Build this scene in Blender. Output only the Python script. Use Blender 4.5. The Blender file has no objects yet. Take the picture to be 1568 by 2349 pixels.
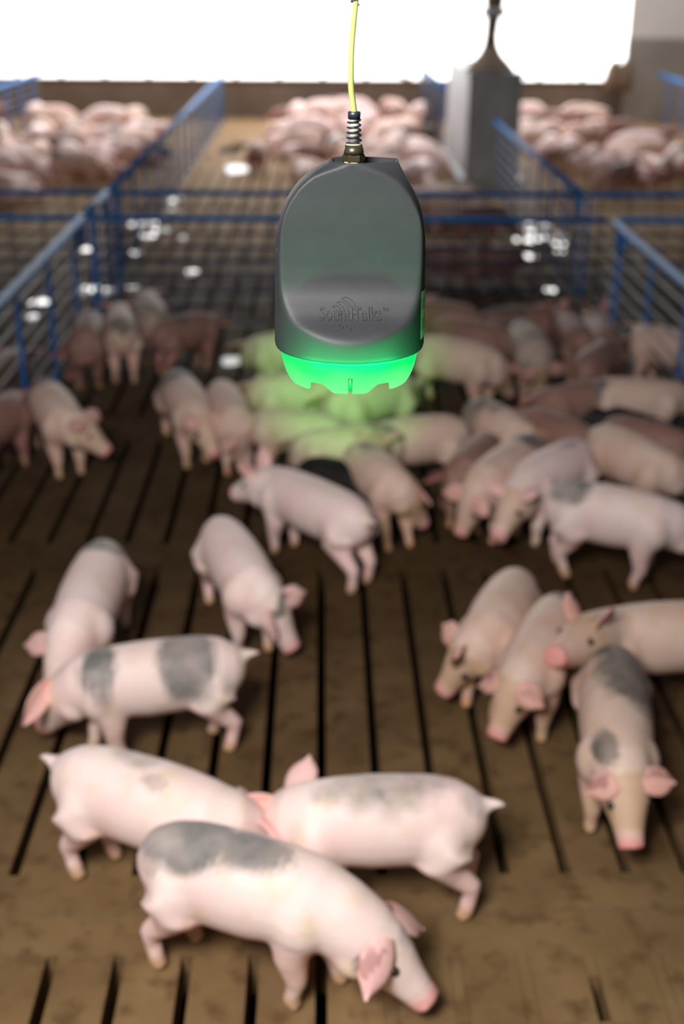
import bpy, bmesh, math, random
from mathutils import Vector, Matrix, noise
from math import radians, sin, cos, pi
random.seed(11)
sc = bpy.context.scene
COL = sc.collection

# ------------------------------------------------------------------ camera
F, CX, CY, H = 2790.0, 784.0, 1174.5, 2.05
_vp = Vector((737-CX, CY+63, -F)).normalized()
_e = Vector((cos(radians(.45)), -sin(radians(.45)), 0))
_Z = _e.cross(_vp).normalized(); _X = _vp.cross(_Z)
RC = Matrix((_X, _vp, _Z))              # rows: world axes seen from the camera
CAMP = Vector((0, 0, H))
cd = bpy.data.cameras.new('camera'); cam = bpy.data.objects.new('camera', cd); COL.objects.link(cam)
cam.matrix_world = Matrix.Translation(CAMP) @ RC.to_4x4()
cd.sensor_fit = 'VERTICAL'; cd.sensor_height = 36; cd.lens = F/2349*36
cd.clip_start = .05; cd.clip_end = 200
cd.dof.use_dof = True; cd.dof.focus_distance = 1.44; cd.dof.aperture_fstop = 2.75; cd.dof.aperture_blades = 0
sc.camera = cam

def G(px, py, z=0.0):
    """place in the barn at height z seen at a measured photo position"""
    d = RC @ Vector((px-CX, -(py-CY), -F)); t = (z-H)/d.z
    return CAMP + d*t

# ------------------------------------------------------------------ light, world, exposure
w = bpy.data.worlds.new('world'); sc.world = w; w.use_nodes = True
w.node_tree.nodes['Background'].inputs[0].default_value = (.93, .95, 1, 1)
w.node_tree.nodes['Background'].inputs[1].default_value = .06
def area(name, loc, target, sx, sy, power, col=(1, 1, 1)):
    l = bpy.data.lights.new(name, 'AREA'); l.shape = 'RECTANGLE'; l.size = sx; l.size_y = sy; l.energy = power; l.color = col
    o = bpy.data.objects.new(name, l); COL.objects.link(o); o.location = loc
    o.rotation_euler = (Vector(target)-Vector(loc)).to_track_quat('-Z', 'Y').to_euler(); return o
area('near_lamp', (-.8, -.1, 3.0), (.1, 2.6, 0), 0.9, 0.9, 162, (1, .975, .94))
area('back_daylight', (0, 18.6, 2.6), (0, 13, 0), 11, 2.4, 240, (1, .97, .93))
area('far_pen_fill', (0, 15.2, 4.4), (0, 17.0, 0), 10, 4.5, 300, (.97, .97, 1))  # added unseen fill lamp, brightens the far pens and end wall
sc.view_settings.view_transform = 'Standard'; sc.view_settings.look = 'None'
sc.view_settings.exposure = 0; sc.view_settings.gamma = 1; sc.view_settings.use_curve_mapping = False

# ------------------------------------------------------------------ materials
def sr(r, g, b):
    f = lambda c: (c/255/12.92) if c/255 <= .04045 else ((c/255+.055)/1.055)**2.4
    return (f(r), f(g), f(b), 1)
def mat(name, col, rough=.6, metal=0, spec=.5, emit=None, es=0):
    m = bpy.data.materials.new(name); m.use_nodes = True; b = m.node_tree.nodes['Principled BSDF']
    b.inputs['Base Color'].default_value = col; b.inputs['Roughness'].default_value = rough
    b.inputs['Metallic'].default_value = metal; b.inputs['Specular IOR Level'].default_value = spec
    if emit: b.inputs['Emission Color'].default_value = emit; b.inputs['Emission Strength'].default_value = es
    return m
def noisy(name, c1, c2, scale=6, rough=.6, metal=0, spec=.5, detail=6, lo=.35, hi=.65, c3=None, scale3=40, bump=0, r2=None, stretch=None):
    m = mat(name, c1, rough, metal, spec); nt = m.node_tree; b = nt.nodes['Principled BSDF']
    tc = nt.nodes.new('ShaderNodeTexCoord'); n = nt.nodes.new('ShaderNodeTexNoise'); n.inputs['Scale'].default_value = scale; n.inputs['Detail'].default_value = detail
    src = tc.outputs['Object']
    if stretch:
        mp = nt.nodes.new('ShaderNodeMapping'); mp.inputs['Scale'].default_value = stretch; nt.links.new(src, mp.inputs[0]); src = mp.outputs[0]
    nt.links.new(src, n.inputs['Vector'])
    r = nt.nodes.new('ShaderNodeValToRGB'); r.color_ramp.elements[0].position = lo; r.color_ramp.elements[1].position = hi
    r.color_ramp.elements[0].color = c1; r.color_ramp.elements[1].color = c2
    nt.links.new(n.outputs['Fac'], r.inputs[0]); out = r.outputs[0]
    if c3:
        n3 = nt.nodes.new('ShaderNodeTexNoise'); n3.inputs['Scale'].default_value = scale3; n3.inputs['Detail'].default_value = 5; nt.links.new(src, n3.inputs['Vector'])
        mr = nt.nodes.new('ShaderNodeMapRange'); mr.inputs[1].default_value = .5; mr.inputs[2].default_value = .68; nt.links.new(n3.outputs['Fac'], mr.inputs[0])
        mx = nt.nodes.new('ShaderNodeMix'); mx.data_type = 'RGBA'; nt.links.new(mr.outputs[0], mx.inputs[0]); nt.links.new(out, mx.inputs[6]); mx.inputs[7].default_value = c3; out = mx.outputs[2]
    nt.links.new(out, b.inputs['Base Color'])
    if r2 is not None:
        m2 = nt.nodes.new('ShaderNodeMapRange'); m2.inputs[1].default_value = .4; m2.inputs[2].default_value = .6; m2.inputs[3].default_value = rough; m2.inputs[4].default_value = r2
        nt.links.new(n.outputs['Fac'], m2.inputs[0]); nt.links.new(m2.outputs[0], b.inputs['Roughness'])
    if bump:
        bp = nt.nodes.new('ShaderNodeBump'); bp.inputs['Strength'].default_value = bump; bp.inputs['Distance'].default_value = .004
        nb = nt.nodes.new('ShaderNodeTexNoise'); nb.inputs['Scale'].default_value = scale*12; nt.links.new(src, nb.inputs['Vector'])
        nt.links.new(nb.outputs['Fac'], bp.inputs['Height']); nt.links.new(bp.outputs[0], b.inputs['Normal'])
    return m
M = {}
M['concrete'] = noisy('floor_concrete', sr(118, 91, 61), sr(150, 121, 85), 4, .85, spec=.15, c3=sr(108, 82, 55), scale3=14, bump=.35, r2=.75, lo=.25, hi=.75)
def floor_tone(m):            # darker concrete in the middle of the pen, paler far back
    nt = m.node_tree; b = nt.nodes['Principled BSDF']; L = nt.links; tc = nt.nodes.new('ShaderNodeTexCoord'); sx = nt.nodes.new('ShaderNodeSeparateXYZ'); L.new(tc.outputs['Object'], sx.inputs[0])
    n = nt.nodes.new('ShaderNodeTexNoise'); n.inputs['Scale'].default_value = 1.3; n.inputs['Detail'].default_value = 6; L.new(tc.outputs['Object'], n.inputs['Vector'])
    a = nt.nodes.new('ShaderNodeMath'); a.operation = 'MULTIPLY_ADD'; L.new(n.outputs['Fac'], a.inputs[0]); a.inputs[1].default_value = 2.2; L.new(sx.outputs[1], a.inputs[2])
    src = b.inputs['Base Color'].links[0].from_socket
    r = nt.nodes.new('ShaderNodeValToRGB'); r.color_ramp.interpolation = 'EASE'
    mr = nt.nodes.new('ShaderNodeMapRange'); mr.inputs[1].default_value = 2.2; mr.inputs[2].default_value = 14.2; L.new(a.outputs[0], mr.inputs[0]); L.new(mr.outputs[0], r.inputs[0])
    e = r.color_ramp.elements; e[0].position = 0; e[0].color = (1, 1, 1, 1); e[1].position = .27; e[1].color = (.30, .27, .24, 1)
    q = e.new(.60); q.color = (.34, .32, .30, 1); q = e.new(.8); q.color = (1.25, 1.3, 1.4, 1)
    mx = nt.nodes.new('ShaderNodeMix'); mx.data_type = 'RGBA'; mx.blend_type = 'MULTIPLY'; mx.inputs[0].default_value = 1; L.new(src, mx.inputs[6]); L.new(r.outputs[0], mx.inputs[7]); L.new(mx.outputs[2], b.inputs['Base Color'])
floor_tone(M['concrete'])
M['pit'] = mat('pit_dark', sr(14, 12, 10), .9)
M['seam'] = mat('seam', sr(110, 92, 66), .7)
M['wall'] = noisy('wall_brown_concrete', sr(112, 96, 82), sr(134, 116, 100), 1.5, .85, bump=.2)
M['beige'] = noisy('wall_beige', sr(244, 238, 230), sr(250, 244, 236), 1, .8)
M['greyband'] = noisy('wall_grey', sr(160, 150, 140), sr(172, 162, 150), 2, .8)
M['rail'] = noisy('painted_blue_rail', sr(10, 88, 156), sr(36, 122, 190), 7, .55, spec=.12, c3=sr(64, 130, 186), scale3=18)
M['blue'] = noisy('painted_blue_bar', sr(0, 96, 176), sr(8, 110, 190), 9, .55, spec=.2)
M['rod'] = noisy('dirty_rod', sr(58, 62, 74), sr(84, 86, 96), 20, .5, metal=.3)
M['rodblue'] = noisy('blue_rod', sr(24, 44, 80), sr(44, 60, 90), 20, .45, metal=.2)
M['galv'] = noisy('galvanised_steel', sr(150, 152, 154), sr(180, 182, 184), 3, .5, metal=.35, stretch=(6, 6, 1))
M['brownmetal'] = noisy('rusty_brown', sr(104, 84, 64), sr(130, 108, 86), 12, .6)
M['glow'] = mat('daylit_curtain', (1, 1, 1, 1), .6, emit=(1, .985, .97, 1), es=3.2)
M['puddle'] = mat('puddle_water', (.02, .018, .015, 1), .05, spec=.9)
M['dark'] = mat('dark_plastic', sr(40, 36, 30), .6)
M['eye'] = mat('eye_dark', sr(30, 20, 20), .15, spec=.8)

def pigmat(name, base, base2, grey, yellow, pink=sr(236, 150, 146)):
    m = mat(name, base, .55, spec=.3); nt = m.node_tree; b = nt.nodes['Principled BSDF']; L = nt.links
    b.inputs['Subsurface Weight'].default_value = .0
    tc = nt.nodes.new('ShaderNodeTexCoord')
    def nz(s, d=4):
        n = nt.nodes.new('ShaderNodeTexNoise'); n.inputs['Scale'].default_value = s; n.inputs['Detail'].default_value = d
        L.new(tc.outputs['Object'], n.inputs['Vector']); return n.outputs['Fac']
    def mrange(src, a, c, lo=0, hi=1):
        r = nt.nodes.new('ShaderNodeMapRange'); r.inputs[1].default_value = a; r.inputs[2].default_value = c; r.inputs[3].default_value = lo; r.inputs[4].default_value = hi
        L.new(src, r.inputs[0]); return r.outputs[0]
    def mix(fac, a, c):
        x = nt.nodes.new('ShaderNodeMix'); x.data_type = 'RGBA'; L.new(fac, x.inputs[0])
        if isinstance(a, tuple): x.inputs[6].default_value = a
        else: L.new(a, x.inputs[6])
        x.inputs[7].default_value = c; return x.outputs[2]
    def math(op, a, c):
        x = nt.nodes.new('ShaderNodeMath'); x.operation = op
        for i, v in enumerate((a, c)):
            if isinstance(v, (int, float)): x.inputs[i].default_value = v
            else: L.new(v, x.inputs[i])
        return x.outputs[0]
    at = nt.nodes.new('ShaderNodeAttribute'); at.attribute_name = 'marks'
    sep = nt.nodes.new('ShaderNodeSeparateColor'); L.new(at.outputs['Color'], sep.inputs[0])
    c = mix(mrange(nz(7), .4, .68), base, base2)
    c = mix(mrange(nz(16), .52, .72, 0, .55), c, yellow)                      # straw coloured staining
    gm = math('ADD', sep.outputs[0], math('MULTIPLY', math('SUBTRACT', nz(15, 8), .5), .8))
    gs = math('MULTIPLY', mrange(gm, .28, .75, 0, 1), mrange(nz(9, 8), .35, .65, .62, 1))
    c = mix(gs, c, grey)
    c = mix(mrange(sep.outputs[1], 0, 1, 0, .85), c, pink)
    dm = math('ADD', sep.outputs[2], math('MULTIPLY', math('SUBTRACT', nz(12), .5), .5))
    c = mix(mrange(dm, .3, .9, 0, .8), c, sr(196, 154, 104))
    L.new(c, b.inputs['Base Color'])
    bp = nt.nodes.new('ShaderNodeBump'); bp.inputs['Strength'].default_value = .25; bp.inputs['Distance'].default_value = .003
    L.new(nz(60, 3), bp.inputs['Height']); L.new(bp.outputs[0], b.inputs['Normal'])
    return m
PM = {
 'pink': pigmat('pig_skin_pink', sr(246, 222, 217), sr(243, 208, 205), sr(118, 115, 113), sr(230, 204, 168)),
 'tan': pigmat('pig_skin_tan', sr(226, 196, 182), sr(216, 180, 166), sr(98, 93, 90), sr(208, 170, 128)),
 'brown': pigmat('pig_skin_brown_dimmed', sr(156, 120, 108), sr(142, 104, 94), sr(84, 76, 74), sr(138, 106, 82)),  # brown coat; weaker light on rear pigs is also put into this colour
 'grey': pigmat('pig_skin_grey', sr(168, 150, 140), sr(184, 162, 150), sr(92, 88, 86), sr(176, 150, 118)),
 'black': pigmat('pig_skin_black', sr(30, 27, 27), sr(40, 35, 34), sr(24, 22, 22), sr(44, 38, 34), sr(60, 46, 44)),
}

# ------------------------------------------------------------------ helpers
def tag(o, label=None, cat=None, group=None, kind=None):
    if label: o['label'] = label
    if cat: o['category'] = cat
    if group: o['group'] = group
    if kind: o['kind'] = kind
    return o
def obj(name, bm, m, parent=None, smooth=False):
    me = bpy.data.meshes.new(name); bmesh.ops.recalc_face_normals(bm, faces=bm.faces); bm.to_mesh(me); bm.free()
    for mm in (m if isinstance(m, (list, tuple)) else [m]): me.materials.append(mm)
    if smooth:
        for p in me.polygons: p.use_smooth = True
    o = bpy.data.objects.new(name, me); COL.objects.link(o)
    if parent: o.parent = parent
    return o
def empty(name, loc, rz=0):
    o = bpy.data.objects.new(name, None); COL.objects.link(o); o.location = loc; o.rotation_euler.z = rz; o.empty_display_size = .1; return o
def box(bm, x0, x1, y0, y1, z0, z1):
    v = [bm.verts.new(p) for p in ((x0,y0,z0),(x1,y0,z0),(x1,y1,z0),(x0,y1,z0),(x0,y0,z1),(x1,y0,z1),(x1,y1,z1),(x0,y1,z1))]
    for f in ((0,3,2,1),(4,5,6,7),(0,1,5,4),(1,2,6,5),(2,3,7,6),(3,0,4,7)): bm.faces.new([v[i] for i in f])
def ring(bm, c, a, b, n, ra, rb):
    return [bm.verts.new(c + a*(cos(2*pi*i/n)*ra) + b*(sin(2*pi*i/n)*rb)) for i in range(n)]
def bridge(bm, r0, r1):
    n = len(r0)
    for i in range(n): bm.faces.new((r0[i], r0[(i+1) % n], r1[(i+1) % n], r1[i]))
def tube(bm, pts, rad, n=10, up=Vector((0, 0, 1)), flat=1.0, cap=True):
    """swept tube; rad a number or a list (r or (rv, rh))"""
    pts = [Vector(p) for p in pts]; rings = []; pb = None
    for i, p in enumerate(pts):
        t = (pts[min(i+1, len(pts)-1)] - pts[max(i-1, 0)]).normalized()
        if pb is None:
            u = up - t*up.dot(t)
            if u.length < .05: u = Vector((1, 0, 0)) - t*t.x
            pb = u.normalized()
        else:
            pb = (pb - t*pb.dot(t)).normalized()
        s = t.cross(pb)
        r = rad[i] if isinstance(rad, (list, tuple)) else rad
        rv, rh = r if isinstance(r, tuple) else (r, r)
        rings.append(ring(bm, p, pb, s, n, rv, rh*flat))
    for a, b in zip(rings, rings[1:]): bridge(bm, a, b)
    if cap: bm.faces.new(rings[0][::-1]); bm.faces.new(rings[-1])
    return rings
def cyl(bm, p0, p1, r, n=12): tube(bm, [p0, p1], r, n)
def sph(bm, c, r, seg=12, sc=(1, 1, 1)):
    res = bmesh.ops.create_uvsphere(bm, u_segments=seg, v_segments=max(6, seg//2), radius=r)
    for v in res['verts']: v.co = Vector((v.co.x*sc[0], v.co.y*sc[1], v.co.z*sc[2])) + Vector(c)
def catmull(pts, n):
    P = [pts[0]*2-pts[1]] + pts + [pts[-1]*2-pts[-2]]; out = []
    for i in range(1, len(P)-2):
        for k in range(n):
            t = k/n; a, b, c, d = P[i-1], P[i], P[i+1], P[i+2]
            out.append(.5*((2*b)+(c-a)*t+(2*a-5*b+4*c-d)*t*t+(3*b-a-3*c+d)*t**3))
    out.append(pts[-1]); return out

# ------------------------------------------------------------------ floor
S, SW = .1524, .027
bm = bmesh.new()
XL, XR = -54, 54            # slot indices
rows = [(-.6, .33), (.5, 2.13), (2.40, 4.13), (4.32, 5.55), (5.82, 7.55), (7.74, 8.95), (9.25, 11.0), (11.2, 12.4), (12.7, 14.4), (14.6, 15.8), (16.1, 17.8), (18.0, 19.2)]
prev = -1.2
for y0, y1 in rows:
    box(bm, XL*S-.2, XR*S+.2, prev, y0, -.12, 0); prev = y1
    for k in range(XL-1, XR+1):
        if k >= XL and .5 < (y0+y1)/2 < 2.2 and 1 <= k <= 3:      # solid stretch of concrete at the feeding spot
            pass
        box(bm, k*S+SW/2, (k+1)*S-SW/2, y0, y1, -.12, 0)
box(bm, XL*S-.2, XR*S+.2, prev, 19.9, -.12, 0)
# blind slots: filled with concrete where the photo shows none
for k in (1, 2, 3): box(bm, k*S-SW/2-.001, k*S+SW/2+.001, .5, 2.13, -.12, 0)
box(bm, 4*S-SW/2-.001, 4*S+SW/2+.001, 2.06, 2.13, -.12, 0); box(bm, 4*S-SW/2-.001, 4*S+SW/2+.001, .5, 1.93, -.12, 0); box(bm, 5*S-SW/2-.001, 5*S+SW/2+.001, .5, 2.13, -.12, 0)
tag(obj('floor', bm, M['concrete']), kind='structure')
bm = bmesh.new(); box(bm, XL*S-.2, XR*S+.2, -1.2, 19.9, -1.25, -1.2)
tag(obj('trim_1', bm, M['pit']), kind='structure')
bm = bmesh.new()
for y in (2.268,): box(bm, -3, 3, y-.003, y+.003, 0, .0012)
tag(obj('trim_2', bm, M['seam']), kind='structure')

# ------------------------------------------------------------------ far wall and curtain opening
WY = 19.6
wxr = 4.62; wxt = .55
bm = bmesh.new(); box(bm, -8.4, wxr, WY, WY+.15, -.1, wxt)
tag(obj('wall_back', bm, M['wall']), kind='structure')
bm = bmesh.new(); box(bm, wxr, 8.4, WY, WY+.15, 1.18, 3.6)
tag(obj('wall_right', bm, M['beige']), kind='structure')
bm = bmesh.new(); box(bm, wxr, 8.4, WY-.02, WY+.15, -.1, 1.18)
tag(obj('wall_front', bm, M['greyband']), kind='structure')
bm = bmesh.new(); box(bm, -8.4, wxr, WY+.05, WY+.08, wxt, 3.6)
tag(obj('window_1', bm, M['glow']), kind='structure')
bm = bmesh.new(); box(bm, -8.4, wxr, WY-.03, WY+.05, wxt-.03, wxt+.02)
for k in range(20):
    x = -7.9 + k*.66
    if x < 4.5: sph(bm, (x, WY, wxt+.03), .035, 8)
tag(obj('trim_3', bm, M['brownmetal'], smooth=True), kind='structure')

# ------------------------------------------------------------------ fences
FH = .72
def fence(p0, p1, label, group, bars, rods=(.1, .2, .3, .4, .5, .6), barw=.05, rodm='rod', railr=.026, gusset_at=(), feet=True, tilt=None, barstart=None, mesh=0, h=FH):
    p0 = Vector((p0[0], p0[1], 0)); p1 = Vector((p1[0], p1[1], 0)); d = p1-p0; Ln = d.length; d.normalize()
    root = empty('pen_fence', p0, math.atan2(d.y, d.x)); tag(root, label, 'fence', group)
    bm = bmesh.new(); tube(bm, [(0, 0, h-railr), (Ln, 0, h-railr)], railr, 14); obj('top_rail', bm, M['rail'], root, True)
    x = barstart if barstart is not None else .03
    while x < Ln:
        bm = bmesh.new(); box(bm, x-barw/2, x+barw/2, -.006, .006, 0.0, h-railr)
        bmesh.ops.bevel(bm, geom=bm.edges[:], offset=.002, segments=1)
        obj('vertical_bar', bm, M['blue'], root); x += bars
    for z in rods:
        bm = bmesh.new(); cyl(bm, (0, .012, z), (Ln, .012, z), .006, 8); obj('wire_rod', bm, M[rodm], root, True)
    if mesh:
        bm = bmesh.new(); x = mesh/2
        while x < Ln: cyl(bm, (x, .02, .06), (x, .02, h-railr), .0045, 6); x += mesh
        obj('wire_mesh', bm, M[rodm], root, True)
    for gx in gusset_at:
        bm = bmesh.new()
        v = [bm.verts.new(q) for q in ((gx-.09, -.01, h-.05), (gx+.09, -.01, h-.05), (gx+.09, -.01, h-.11), (gx+.03, -.01, h-.17), (gx-.03, -.01, h-.17), (gx-.09, -.01, h-.11))]
        f = bm.faces.new(v); r = bmesh.ops.extrude_face_region(bm, geom=[f])
        for q in r['geom']:
            if isinstance(q, bmesh.types.BMVert): q.co.y += .03
        obj('bracket_plate', bm, M['blue'], root)
    return root
LX, RX = -1.43, 1.75
RD = (.07, .16, .25, .34, .43, .52, .61)
fence((LX, 2.6), (LX, 7.38), 'long blue fence on the left nearest the camera, pen side with bare slatted floor', 'fences along the pens', .70, RD, gusset_at=(4.74,), barstart=.25)
fence((LX, 7.38), (LX, 8.29), 'short blue fence piece on the left between the two cross fences', 'fences along the pens', .44, RD, gusset_at=(.88,), barstart=.45)
fence((LX, 8.29), (LX, 18.9), 'blue fence on the left running back to the brown wall', 'fences along the pens', .70, RD, barstart=.5, mesh=.15)
fence((RX, 3.6), (RX, 7.30), 'blue fence at the right edge beside the crowd of pigs', 'fences along the pens', .70, RD, gusset_at=(3.5,), barstart=.0)
fence((RX, 8.29), (RX, 12.75), 'blue fence on the right between the cross fence and the metal feeder', 'fences along the pens', .56, RD, gusset_at=(.1,), barstart=.05)
fence((1.50, 15.6), (1.50, 19.3), 'distant mesh fence piece behind the left side of the metal feeder', 'fences along the pens', .7, RD, mesh=.12, h=.8)
fence((-4.25, 9.0), (-4.05, 18.6), 'distant fence at the far left edge ending at the brown wall', 'fences along the pens', .7, RD, mesh=.15)
fence((4.85, 13.0), (5.05, 20.6-1.4), 'distant fence with pale blue rail at the far right edge', 'fences along the pens', .9, RD, mesh=.0)
for (y, nm) in ((7.38, 'near'), (8.29, 'far')):
    for (a, b, sd) in ((-6, LX, 'left of the long left fence'), (LX, RX, 'across the middle pen behind the hanging monitor'), (RX, 7, 'right of the right fence')):
        fence((a+.03, y), (b-.03, y), ('nearer' if nm == 'near' else 'farther') + ' cross fence of the alley, ' + sd, 'cross fences of the alley',
              1.55, RD, rodm='rodblue' if a == LX else 'rod', barw=.022, barstart=.02, mesh=.2, railr=.02)

# ------------------------------------------------------------------ feeder with its drop tube
fr = empty('pig_feeder', (1.77, 14.2, 0)); tag(fr, 'tall grey galvanised box feeder standing between two pens near the back', 'feeder')
bm = bmesh.new(); box(bm, -.26, .26, -1.15, 1.15, .06, 1.12); bmesh.ops.bevel(bm, geom=bm.edges[:], offset=.01, segments=2); obj('hopper_body', bm, M['galv'], fr)
bm = bmesh.new(); box(bm, -.33, .33, -1.2, 1.2, 0, .09); obj('trough', bm, M['galv'], fr)
bm = bmesh.new()
for x in (-.26, 0, .26): box(bm, x-.012, x+.012, -1.165, -1.15, .08, 1.13)
box(bm, -.28, .28, -1.17, -1.15, 1.08, 1.14); obj('edge_trim', bm, M['galv'], fr)
bm = bmesh.new()
for a, b in ((-.2, .2),): tube(bm, [(0, -.6, 1.12), (0, -.6, 1.16), (0, -.6, 1.28), (0, -.6, 1.36)], [.27, .24, .12, .08], 16)
obj('hopper_cone', bm, M['brownmetal'], fr, True)
dt = empty('feed_drop_tube', (1.77, 13.6, 1.34)); tag(dt, 'narrow brown feed tube dropping onto the metal feeder against the bright opening', 'tube')
bm = bmesh.new(); tube(bm, [(0, 0, 0), (0, 0, .12), (.01, 0, .25), (.02, 0, .45), (.02, 0, 1.6)], [.08, .065, .07, .10, .11], 14); obj('tube', bm, M['brownmetal'], dt, True)
bm = bmesh.new(); tube(bm, [(.02, 0, .30), (.02, 0, .32), (.02, 0, .37), (.02, 0, .39)], [.09, .13, .13, .09], 14); obj('clamp_collar', bm, M['galv'], dt, True)

# ------------------------------------------------------------------ small hanging things in front of the bright opening
def at(px, py, Y):
    d = RC @ Vector((px-CX, -(py-CY), -F)); return CAMP + d*(Y/d.y)
def cord(px0, py0, px1, py1, Y, r, name, label, cat, bend=0, knob=None):
    a, b = at(px0, py0, Y), at(px1, py1, Y); m_ = (a+b)/2 + Vector((bend, 0, 0))
    pts = catmull([a, m_, b], 6); o = a.copy(); bm = bmesh.new(); tube(bm, [p-o for p in pts], r, 8)
    e = obj(name, bm, M['brownmetal'], None, True); e.location = o; tag(e, label, cat); return e
cord(62, 100, 52, 160, 18.5, .014, 'hanging_hook', 'thin hook with a knot hanging above the far left fence', 'hook', .03)
p = at(115, 133, 18.5); bm = bmesh.new(); tube(bm, [(-.2, 0, 0), (-.19, 0, .02), (.1, 0, .03), (.2, 0, -.012)], [(.006, .08), (.022, .12), (.022, .12), (.006, .08)], 12)
tube(bm, [(0, 0, .02), (0, 0, 3.6-p.z)], .003, 6)
o = obj('hanging_lamp', bm, M['dark'], None, True); o.location = p; tag(o, 'small dark flat fixture in front of the white opening at upper left', 'lamp')
cord(918, 155, 945, 195, 19.55, .03, 'gate_latch', 'small dark hook on top of the brown wall right of the cable', 'hook', -.05)
cord(1352, 118, 1306, 165, 19.5, .016, 'loose_cable', 'thin curved cable against the bright opening at upper right', 'cable', .06)
cord(1312, -60, 1305, 200, 19.5, .008, 'thin_rope', 'faint thin rope hanging in the right of the bright opening', 'rope', 0)
for i, (px, py, h_) in enumerate(((1395, 160, .3), (1420, 158, .26))):
    g = at(px, 270, 19.2); bm = bmesh.new(); tube(bm, [(0, 0, .45), (0, 0, .62), (.02, 0, .8), (.05, 0, .9)], [.12, .13, .1, .04], 12)
    o = obj('fan_motor' if i == 0 else 'motor_cover', bm, M['brownmetal'], None, True); o.location = (g.x, 19.2, 0)
    tag(o, ('dark brown motor mounted at the right end of the white opening' if i == 0 else 'brown cover beside the motor near the grey wall'), 'motor')

# ------------------------------------------------------------------ puddles that glint
GL = [((395, 460, .05), (420, 455, .035), (400, 480, .04), (310, 515, .05), (345, 512, .05), (365, 530, .045), (340, 540, .05), (320, 535, .04), (385, 528, .045), (420, 545, .03), (310, 580, .035)), 'small glinting wet spot in the alley by the left fence',
      ((200, 572, .04), (210, 662, .05), (192, 668, .03), (248, 668, .035), (305, 658, .03), (90, 695, .05), (75, 728, .03), (440, 625, .04)), 'small glinting wet spot on the dark floor by the left pair of pigs',
      ((1213, 512, .045), (1218, 532, .045), (1214, 552, .04), (1228, 548, .04), (1250, 520, .035), (1250, 545, .035), (1284, 540, .04), (1282, 560, .04), (1282, 575, .035), (1178, 550, .04), (1213, 588, .04), (1262, 665, .035), (1295, 540, .03)), 'small glinting wet spot at the corner of the right fence',
      ((540, 388, .12), (525, 345, .12), (550, 335, .10)), 'bright wet spot on the pale floor left of the cable',
      ((530, 828, .05),), 'small wet spot glowing green left of the monitor', ((1563, 355, .15),), 'pale wet spot at the far right edge of the floor']
for gi in range(0, len(GL), 2):
    for i, (px, py, r_) in enumerate(GL[gi]):
        g = G(px, py); bm = bmesh.new(); vs = []; st_ = 1.6 if py > 450 else 2.0
        for k in range(16):
            a = k*pi/8; r = 1.3*r_*(1 + .25*noise.noise(Vector((cos(a)*1.3+i*7, sin(a)*1.3, gi)))); vs.append(bm.verts.new((cos(a)*r, sin(a)*r*st_, .0)))
        f = bm.faces.new(vs); r = bmesh.ops.extrude_face_region(bm, geom=[f])
        for q in r['geom']:
            if isinstance(q, bmesh.types.BMVert): q.co.z += .002
        o = obj('puddle', bm, M['puddle']); o.location = (g.x, g.y, 0); tag(o, GL[gi+1], 'puddle', GL[gi+1].replace('small ', '').replace('spot', 'spots'))

# ------------------------------------------------------------------ hanging monitor
PXM = 1.44/F      # metres per photo pixel at the monitor
DP = at(800.5, 785, 1); base = CAMP + (DP-CAMP).normalized()*1.47       # centre of the rim ellipse
mon = empty('sound_monitor', base); mon.scale = (1, 1, .937); tag(mon, 'black hanging sound monitor with a glowing green lower ring on a pale cable', 'monitor')
K = .0905
M['hous'] = noisy('monitor_black_plastic', sr(40, 41, 44), sr(43, 44, 47), 30, .6, spec=.35, bump=.02)
M['hous'].node_tree.nodes['Principled BSDF'].inputs['Roughness'].default_value = .56
M['face'] = M['hous']
def sstep(a, b, x): t = max(0, min(1, (x-a)/(b-a))); return t*t*(3-2*t)
# height z (m above rim) -> half width, half depth of the flattened faces
ZT = .245
def halfw(z):
    t = z/ZT
    return K*(1.0 - .02*t)
def lerp_tab(tab, z):
    for (z0, v0), (z1, v1) in zip(tab, tab[1:]):
        if z <= z1: return v0 + (v1-v0)*(z-z0)/(z1-z0)
    return tab[-1][1]
RW = [(0, 1.0), (.063, .99), (.10, .985), (.146, .972), (.155, .955), (.163, .93), (.172, .895), (.18, .86), (.188, .815), (.196, .765), (.205, .71), (.213, .655), (.2185, .62), (.222, .60), (.226, .585)]
LW = [(0, 1.0), (.063, .98), (.10, .965), (.138, .945), (.15, .925), (.163, .89), (.172, .85), (.18, .805), (.188, .75), (.196, .685), (.204, .60), (.211, .50), (.217, .405), (.222, .315), (.226, .24)]
DPF = [(0, 1.4), (.02, 1.12), (.029, .97), (.0325, .915), (.0355, .855), (.041, .755), (.0457, .665), (.052, .60), (.0595, .54), (.066, .49), (.0738, .45), (.085, .42), (.106, .395), (.155, .375), (.19, .35), (.226, .33)]
def smooth_tab(tab, z):          # smoothed table lookup, no kinks
    return sum(lerp_tab(tab, max(0, min(.226, z+o_))) for o_ in (-.004, -.002, 0, .002, .004))/5
WF = [(0, 1.2), (.12, 1.0), (.15, .89), (.163, .855), (.175, .805), (.188, .735), (.197, .66), (.2047, .585), (.212, .45), (.218, .30), (.222, .12), (.226, 0)]
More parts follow.
